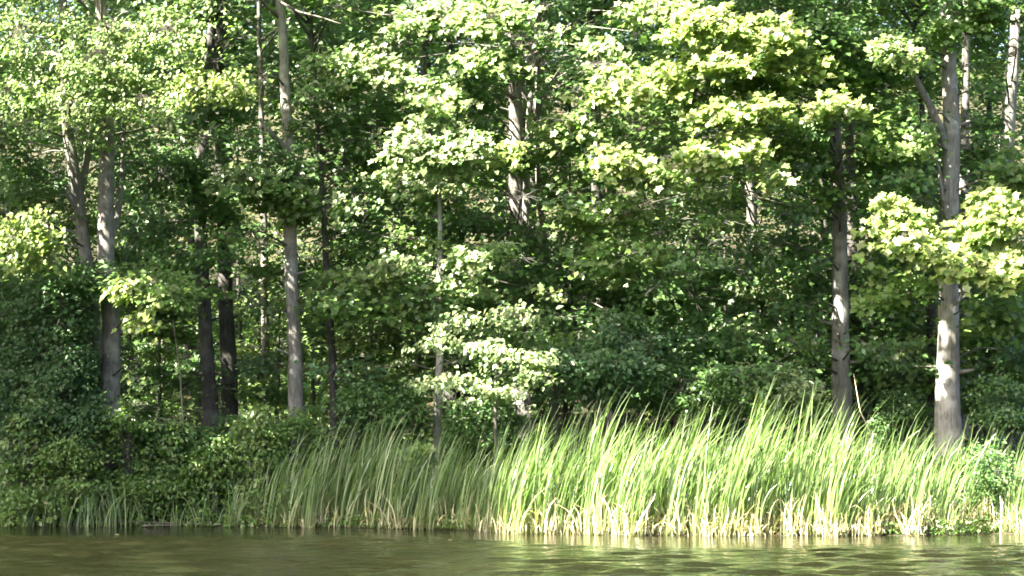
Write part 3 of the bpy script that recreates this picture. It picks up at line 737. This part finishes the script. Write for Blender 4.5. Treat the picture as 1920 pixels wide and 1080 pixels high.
PENDING_SHRUBS = [
    ("upright pale green weed near the left edge above the shore grass", 55, 800, 26, 60, 38.4, 420, 'L', .085),
    ("upright leafy weed standing right of the stout trunk", 245, 800, 24, 55, 38.6, 380, 'G', .085),
    ("slim yellow-green weed in the gap left of the dark pair", 320, 815, 28, 45, 39.0, 380, 'L', .08),
    ("leafy weed poking up in front of the dark pair", 405, 850, 24, 60, 38.9, 380, 'G', .085),
    ("pale leafy weed beside the first cattails", 480, 820, 34, 60, 38.7, 480, 'L', .085),
    ("yellow-green weed at the foot of the bare sapling stem", 785, 850, 30, 24, 37.6, 200, 'L', .10),
    ("tall leafy shrub against the stout trunk's left side", 100, 690, 95, 130, 39.2, 4600, 'B', .08),
    ("broad shrub spilling to the water at far left", 70, 920, 120, 60, 38.5, 3600, 'G', .075),
    ("shrub in front of the gap right of the stout trunk", 290, 850, 80, 70, 39.6, 2800, 'D', .075),
    ("shrub crowding the dark pair's feet", 415, 830, 70, 60, 40.2, 2400, 'D', .075),
    ("tall dark shrub filling the left edge below the crown", 50, 600, 130, 110, 39.4, 4200, 'B', .075),
    ("dark blue-green shrub on the left shore beside the stout trunk", 125, 740, 85, 110, 39.0, 4200, 'B', .075),
    ("dark shrub at the left edge just above the shore grass", 25, 820, 100, 120, 38.9, 3800, 'B', .075),
    ("leafy shrub hiding the stout trunk's foot by the water", 165, 880, 85, 85, 38.7, 3200, 'G', .07),
    ("low dark shrub right of the left-hand bushes near the water", 250, 910, 80, 62, 38.9, 2600, 'G', .07),
    ("low leafy shrub in front of the dark pair of trunks", 350, 905, 100, 62, 39.2, 3200, 'G', .065),
    ("leafy shrub at the foot of the pale straight trunk", 520, 830, 85, 60, 39.3, 2400, 'G', .07),
    ("small shrub left of the pale trunk's foot", 450, 880, 60, 70, 39.0, 1700, 'D', .065),
    ("blue-green shrub at centre hanging over the tops of the reeds", 1130, 675, 125, 65, 39.8, 3600, 'B', .10),
    ("dim shrub behind the reed tops right of centre", 1300, 720, 120, 60, 40.6, 3000, 'D', .08),
    ("pale-leaved shrub left of the straight grey trunk's foot", 1490, 735, 70, 35, 40.5, 1000, 'W', .09),
    ("dark shrub between the two right-hand trunks above the reeds", 1670, 790, 80, 60, 41.5, 2000, 'D', .075),
    ("small leafy shrub among the reeds at the far right", 1850, 905, 55, 70, 36.1, 700, 'D', .075),
    ("dark shrub behind the reeds right of the thick pale trunk", 1870, 780, 70, 70, 40.0, 2000, 'D', .08),
    ("dim shrub behind the shaded reeds left of the bare stem", 710, 760, 110, 60, 40.2, 2600, 'D', .075),
    ("dim shrub behind the reeds right of the bare stem", 930, 800, 90, 50, 40.0, 1800, 'D', .075),
]
# bush at centre: light painted in, pale leaves on sunlit tiers, dark between
cs = tree("bright white-lit leafy dogwood bush at centre above the reeds", 38.8, [(930, 880), (928, 800), (930, 700), (940, 600)], 8, M_TWIG, None,
          top=float(at(940, 570, 38.8)[2]), name="leafy_bush", leafkind='oval', cat="bush", sides=7)
for px, py, rx, ry, Yy, n in shr: cs.spray(px, py, rx, ry, Yy, n, 'W', True, size=.105)
for px, py, rx, ry, Yy, n in ((850, 680, 40, 30, 39.3, 200), (900, 630, 50, 26, 39.5, 220), (940, 700, 46, 30, 39.2, 220), (1010, 650, 36, 26, 39.4, 160), (880, 760, 60, 26, 39.3, 240), (830, 600, 30, 24, 39.4, 120)):
    cs.spray(px, py, rx, ry, Yy + .5, int(n * .7), 'D', size=.10)
for a in PENDING_SHRUBS: shrub(*a, group="shrubs along the bank")

for t in TREES + SAP: t.finish()

# ------------------------------------------------------------------ the deep wood and the canopy around the picture (uncountable masses)
L = Leaves('oval'); W = Wood()
for i in range(1020):                                     # far understorey and crowns seen between the trees
    Yy = 49 + 27 * RNG.random() ** 1.2; px = RNG.uniform(-150, 2070)
    q = at(px, RNG.uniform(-80, 800), Yy)
    zg = float(ground(q[0], q[1])); q[2] = max(q[2], zg + .3)
    leaf_cloud(L, q, (1.5, 1.5, .35), 170, .17, RNG.choice(['D', 'G', 'G', 'L']), per=9, spread=.25, lean=(-.1, -.45), flat=.35)
for i in range(420):
    Yy = RNG.uniform(60, 78); q = at(RNG.uniform(-100, 2020), RNG.uniform(-90, 130), Yy)
    leaf_cloud(L, q, (1.6, 1.6, .6), 110, .26, RNG.choice(['D', 'G']), per=9, spread=.3)
for i in range(46):                                      # far trunks
    Yy = RNG.uniform(52, 78); x = RNG.uniform(-16, 16) * Yy / 50; zg = float(ground(x, Yy))
    P = smooth_path([(x, Yy, zg - .2), (x + RNG.normal(0, .3), Yy, zg + 6), (x + RNG.normal(0, .7), Yy, zg + 17)], 14)
    W.tube(P, np.linspace(RNG.uniform(.08, .2), .04, 14), 7, .05)
fw = W.build("distant_trunks", M_BARK_DARK)
tag(fw, "dim thin trunks lost in the deep shade of the wood", "trunks", kind="stuff")
o = L.build("distant_wood", M_LEAF)
tag(o, "mass of dappled green leaves deep inside the wood", "foliage", kind="stuff")
L = Leaves('oval')
for i in range(1550):                                     # closed canopy of the wood, above and beside the picture
    x = RNG.uniform(-34, 16); y = RNG.uniform(36.0 + max(0, (x + 8) * .02), 80); z = RNG.uniform(11.5, 19) + max(0, (y - 55) * .2)
    if y > 60: z = RNG.uniform(10, 24)
    leaf_cloud(L, (x, y, z), (1.5, 1.5, .5), 60, .40, 'D', per=6, spread=.35)
for i in range(1100):                                     # crowns left of the picture leaning out over the water
    z = RNG.uniform(8.0, 15); x = RNG.uniform(-22, .2 - .81 * z); y = RNG.uniform(36.8 - .54 * z - 1.2, 39)
    if x > -.26 * y - 1.6 and z < .225 * y + 2.4: continue
    leaf_cloud(L, (x, y, z), (1.2, 1.2, .45), 80, .26, 'D', per=7, spread=.3)
for i in range(700):  # higher leaf layer added to shade the far wood
    x = RNG.uniform(-42, 14); y = RNG.uniform(39, 80)
    leaf_cloud(L, (x, y, RNG.uniform(18, 24) + max(0, (y - 55) * .2)), (1.6, 1.6, .5), 60, .45, 'D', per=6, spread=.4)
for i in range(650):  # more canopy leaves added to darken the wood behind
    x = RNG.uniform(-36, 16); y = RNG.uniform(44, 78)
    leaf_cloud(L, (x, y, RNG.uniform(13, 19) + max(0, (y - 52) * .3)), (1.5, 1.5, .5), 60, .40, 'D', per=6, spread=.35)
for i in range(520):                                     # unseen leaves added over the water, above the picture, to shade the wood's edge
    leaf_cloud(L, (RNG.uniform(-16, 7), RNG.uniform(31.8, 37), RNG.uniform(10.6, 14.5)), (1.2, 1.2, .45), 70, .30, 'D', per=6, spread=.3)
o = L.build("wood_canopy", M_LEAF)
tag(o, "closed leafy canopy of the wood above the edge trees, with added shade leaves", "canopy", kind="stuff")

# ------------------------------------------------------------------ ground cover
L = Leaves('oval')
n = 34000
x = RNG.uniform(-11, 11, n); y = yshore(x) + np.where(x < -4.0, .02, .25) + RNG.random(n) ** 1.7 * 11
hgt = np.where(x < -4.0, .75, .22) * RNG.random(n) ** 2
P = np.stack([x, y, ground(x, y) + .03 + hgt], 1)
L.add(P, np.array((-.05, -.45, .8)) + RNG.normal(0, .65, (n, 3)), RNG.normal(0, 1, (n, 3)) + np.array((0, -.3, -.2)), .085 * RNG.uniform(.5, 1.3, n), 'G')
o = L.build("ground_cover", M_LEAF); tag(o, "low leafy green plants covering the bank", "ground cover", kind="stuff")

# ------------------------------------------------------------------ cattails, grasses, dry stalks
class Blades:
    def __init__(s): s.V = []; s.F = []; s.C = []; s.n = 0
    def blade(s, base, h, w, wind, az, curl, col, col0=None, seg=7):
        """a long strap leaf: rises, leans with the wind and arches at its tip"""
        u = np.linspace(0, 1, seg + 1)
        ang = wind * (.35 + .9 * u) + curl * u ** 3
        d = np.stack([np.sin(ang) * math.cos(az), np.sin(ang) * math.sin(az), np.cos(ang)], 1)
        P = base + np.concatenate([np.zeros((1, 3)), np.cumsum(d[:-1] * h / seg, 0)])
        f = RNG.uniform(0, math.pi); X = np.array((math.cos(f), math.sin(f), 0))
        tw = RNG.uniform(-.8, .8); X2 = np.array((math.cos(f + tw), math.sin(f + tw), 0))
        side = unit(X[None] * (1 - u[:, None]) + X2[None] * u[:, None])
        wid = w * np.minimum(1, .55 + u * 1.6) * (1 - np.clip((u - .55) / .45, 0, 1) ** 1.6 * .92)
        V = np.stack([P - side * wid[:, None] / 2, P + side * wid[:, None] / 2], 1).reshape(-1, 3)
        i = np.arange(seg) * 2
        s.V.append(V); s.F.append(np.stack([i, i + 1, i + 3, i + 2], 1) + s.n); s.n += len(V)
        c = np.array(col) * (1 + RNG.normal(0, .16)) * np.array((1 + abs(RNG.normal(0, .12)), 1, 1 - .1 * RNG.random())); c0 = np.array(col0 if col0 is not None else col)
        k = np.clip(u * 3.2, 0, 1)[:, None]
        s.C.append(np.repeat(c0[None] * (1 - k) + c[None] * k, 2, 0))
    def mesh(s, name): return mesh_np(name, np.concatenate(s.V), np.concatenate(s.F), np.clip(np.concatenate(s.C), .01, .6))
CAT_G = (.098, .160, .055); CAT_BASE = (.185, .190, .085); STRAW = (.35, .33, .215); CAT_D = (.105, .175, .070)
def cattail_mesh(name, n, hmin, hmax, pale=False):
    b = Blades()
    for i in range(n):
        base = np.array((RNG.normal(0, .055), RNG.normal(0, .055), -.18))
        az = RNG.normal(0.0, .4); wind = max(.12, RNG.normal(.25, .12)); curl = abs(RNG.normal(.42, .4)) if RNG.random() > .14 else RNG.uniform(1.6, 2.8)
        b.blade(base, RNG.uniform(hmin, hmax) + .18, RNG.uniform(.018, .041), wind, az, curl, CAT_G, CAT_BASE)
    for i in range(2):
        base = np.array((RNG.normal(0, .08), RNG.normal(0, .08), -.1))
        b.blade(base, RNG.uniform(.3, .7), .016, RNG.normal(.3, .5), RNG.uniform(-1, 4), RNG.uniform(.2, 1.8), STRAW, STRAW, seg=5)
    return b.mesh(name)
PROTO = [cattail_mesh("cattail", random.randint(5, 8), 1.2, 2.3) for _ in range(20)]
def reed_front(px):          # front edge of the bed in metres of depth for a column of the photograph
    return .16 * math.sin(px * .031) + .10 * math.sin(px * .083 + 1) + float(np.interp(px, (430, 600, 850, 960, 1200, 1500, 1720, 1800, 1860, 1920), (38.0, 37.5, 36.6, 35.2, 34.5, 34.3, 34.5, 35.2, 35.6, 34.6)))
def reed_h(px): return .96 * (1 + .09 * math.sin(px * .045 + 2) + .07 * math.sin(px * .11)) * float(np.interp(px, (430, 500, 600, 750, 790, 850, 890, 950, 1020, 1200, 1500, 1600, 1700, 1800, 1920), (.62, .80, .93, .93, .72, .72, .88, .92, 1.00, .98, 1.12, .96, .84, .80, .82)))
ZONES = ((500, "shaded", "at the left tip of the reed bed"), (590, "shaded", "in front of the pale straight trunk's foot"), (700, "shaded", "in line with the thin dark trunk"),
         (790, "shaded", "a little left of the bare sapling stem"), (850, "shaded", "in front of the bare sapling stem"), (950, "half-lit", "where the shaded reeds turn sunny"),
         (1060, "sunlit", "below the white-lit bush"), (1250, "sunlit", "below the blue-green shrub"), (1400, "sunlit", "right of the blue-green shrub, mid bright stand"),
         (1540, "sunlit", "left of the straight grey trunk"), (1620, "sunlit", "in front of the straight grey trunk"), (1740, "sunlit", "between straight grey trunk and thick pale trunk"),
         (1810, "yellowish", "in front of the thick pale trunk"), (9999, "green", "at the right-hand edge of the bed"))
def reed_label(px, sc_):
    for hi, light, where in ZONES:
        if px < hi: break
    size = "tall" if sc_ > .98 else "short" if sc_ < .78 else "medium"
    return f"{size} {light} front-row cattail {where}", f"{size} front-row cattails {where}"
cand = []
for i in range(290):
    px = 432 + 1490 * (i + RNG.random()) / 290
    if 1790 < px < 1885 and RNG.random() < .5: continue
    Yy = reed_front(px) + abs(RNG.normal(0, .35)) + .02
    cand.append((px, Yy))
for i, (px, Yy) in enumerate(cand):
    p = at(px, 900, Yy)
    o = bpy.data.objects.new("cattail", PROTO[i % 20]); COL.objects.link(o)
    if not PROTO[i % 20].materials: PROTO[i % 20].materials.append(M_BLADE)
    o.location = (p[0], Yy, max(-.02, float(ground(p[0], Yy))))
    s_ = reed_h(px) * RNG.uniform(.66, 1.10); o.scale = (s_, s_, s_ * RNG.uniform(.92, 1.06)); o.rotation_euler = (0, 0, RNG.normal(0, .25))
    lb, gr = reed_label(px, s_ / reed_h(px)); tag(o, lb, "cattail", gr)
b = Blades()
for i in range(2000):
    px = 425 + 1520 * RNG.random(); Yy = reed_front(px) + .25 + RNG.random() * 2.6
    if (1780 < px < 1890 or px < 520) and RNG.random() < .5: continue
    p = at(px, 900, Yy); base = np.array((p[0], Yy, max(-.1, float(ground(p[0], Yy)) - .05)))
    b.blade(base, RNG.uniform(1.1, 2.3) * reed_h(px), RNG.uniform(.014, .030), max(.12, RNG.normal(.26, .11)), RNG.normal(0, .4), abs(RNG.normal(.42, .4)), CAT_G, CAT_BASE)
o = link("cattail_bed", b.mesh("cattail_bed"), M_BLADE); tag(o, "dense mass of cattail blades behind the front row", "cattails", kind="stuff")
b = Blades()
for i in range(1900):
    px = 440 + 1480 * RNG.random() ** .55; Yy = reed_front(px) - .12 + abs(RNG.normal(0, .35))
    p = at(px, 900, Yy); base = np.array((p[0], Yy, RNG.uniform(-.05, .1)))
    b.blade(base, .12 + .7 * RNG.random() ** 2, RNG.uniform(.012, .030), RNG.normal(.5, .6), RNG.uniform(0, 6.28), RNG.uniform(.3, 2.4), np.array(STRAW) * RNG.uniform(.5, 1.15), STRAW, seg=5)
o = link("dry_stalks", b.mesh("dry_stalks"), M_BLADE); tag(o, "tan broken dry stalks littering the foot of the cattails", "dry stalks", kind="stuff")

def grass_clump(label, px, Y, n, h, spread, wind=.35):
    b = Blades()
    for i in range(n):
        b.blade(np.array((RNG.normal(0, spread), RNG.normal(0, spread * .6), -.08)), RNG.uniform(.5, 1.0) * h, RNG.uniform(.012, .020),
                abs(RNG.normal(wind, .2)), RNG.uniform(0, 6.28), RNG.uniform(.3, 1.5), CAT_D, (.14, .17, .06), seg=6)
    o = link("grass_clump", b.mesh("grass_clump"), M_BLADE)
    x = at(px, 900, Y)[0]; o.location = (x, Y, max(-.02, float(ground(x, Y))))
    tag(o, label, "grass", "grass clumps on the left shore"); return o
for a in (("low arching grass clump at the extreme left of the shore", 15, 38.2, 44, 1.0, .2), ("upright pale grass clump near the left edge", 50, 37.9, 18, 1.15, .06),
          ("tall arching grass clump leaning right, third from left", 88, 38.0, 26, 1.4, .08), ("broad grass clump below the dark blue-green shrub", 135, 38.0, 56, 1.1, .2),
          ("bright arching grass clump in front of the stout trunk", 172, 37.9, 34, 1.05, .12), ("grass clump right of the stout trunk at the waterline", 215, 38.0, 44, 1.1, .16),
          ("short sparse grass clump midway along the left shore", 262, 38.2, 26, .8, .16), ("thin grass clump below the dark pair of trunks", 385, 38.15, 30, .95, .14), ("loose grass clump right of the floating stick", 335, 38.2, 26, .85, .14),
          ("small grass tuft before the cattails begin", 440, 38.0, 26, 1.1, .09)):
    grass_clump(*a)

# ------------------------------------------------------------------ dead wood, floating bits
def stick(name, label, pts, r0, r1, cat, mat=M_DRY, group=None):
    P = smooth_path(pts, 10); W = Wood(); W.tube(sway(P, .008), np.linspace(r0, r1, 10), 6, .06)
    o = W.build(name, mat); tag(o, label, cat, group); return o
stick("floating_stick", "pale dry stick floating by the left shore", [at(268, 984, 37.9) * np.array((1, 1, 0)) + np.array((0, 0, .02)), at(300, 984, 37.8) * np.array((1, 1, 0)) + np.array((0, 0, .035)), at(330, 984, 37.9) * np.array((1, 1, 0)) + np.array((0, 0, .03))], .014, .007, "stick", M_TWIG)
stick("fallen_stem", "long thin dry stem lying along the left waterline", [at(200, 980, 38.1) * np.array((1, 1, 0)) + np.array((0, 0, .10)), at(420, 985, 37.9) * np.array((1, 1, 0)) + np.array((0, 0, .04))], .008, .005, "stick", M_TWIG)
stick("dead_sapling", "pale dead stem leaning in the gap left of the dark pair", [at(346, 870, 41.5), at(342, 780, 41.5), at(336, 690, 41.6), at(324, 600, 41.7)], .022, .010, "dead stem")
stick("leaning_branch", "dry branch leaning between the straight grey trunk and the reeds", [at(1648, 860, 40.5), at(1632, 810, 40.5), at(1612, 770, 40.6), at(1600, 700, 40.8)], .016, .006, "branch")
stick("bare_twig", "pale bare twig arching by the straight grey trunk at mid height", [at(1590, 497, 42.4), at(1612, 500, 42.2), at(1630, 486, 42.1), at(1640, 462, 42.0)], .014, .006, "twig")
stick("pale_stem", "white dry stem standing in the water at far right", [at(1876, 1008, 34.2), at(1877, 975, 34.2), at(1875, 930, 34.3)], .012, .006, "stem")
stick("broken_branch", "pale broken branch caught among shaded leaves left of the dark pair", [at(268, 470, 41.0), at(285, 488, 40.9), at(302, 498, 40.8)], .03, .02, "branch")
stick("hanging_branch", "pale dead branch hanging between dark pair and pale trunk", [at(472, 432, 43.5), at(484, 452, 43.4), at(490, 470, 43.3)], .035, .02, "branch")
b_ = np.array
def float_leaf(px, row, size, label):
    Yy = CAM_Z * F_PX / (row - HORIZON) * 1.0
    V = MAPLE_V * size; V[:, 2] = np.abs(V[:, 2]) + .012
    me = mesh_np("floating_leaf", V, MAPLE_F, np.tile((.12, .11, .075), (len(V), 1)))
    o = link("floating_leaf", me, M_LEAF); o.location = ((px - 960) / F_PX * Yy, Yy, .006); o.rotation_euler = (0, 0, RNG.uniform(0, 6.28))
    tag(o, label, "leaf", "leaves floating on the pond")
float_leaf(224, 1003, .13, "pale leaf floating below the stout left trunk")
float_leaf(50, 1015, .10, "small leaf floating near the left edge")
float_leaf(170, 1002, .10, "small leaf floating left of the pale floating leaf")
float_leaf(840, 1013, .10, "small leaf floating below the bare sapling stem")
print("TRIS", TRIS[0], "objects", len(bpy.data.objects))
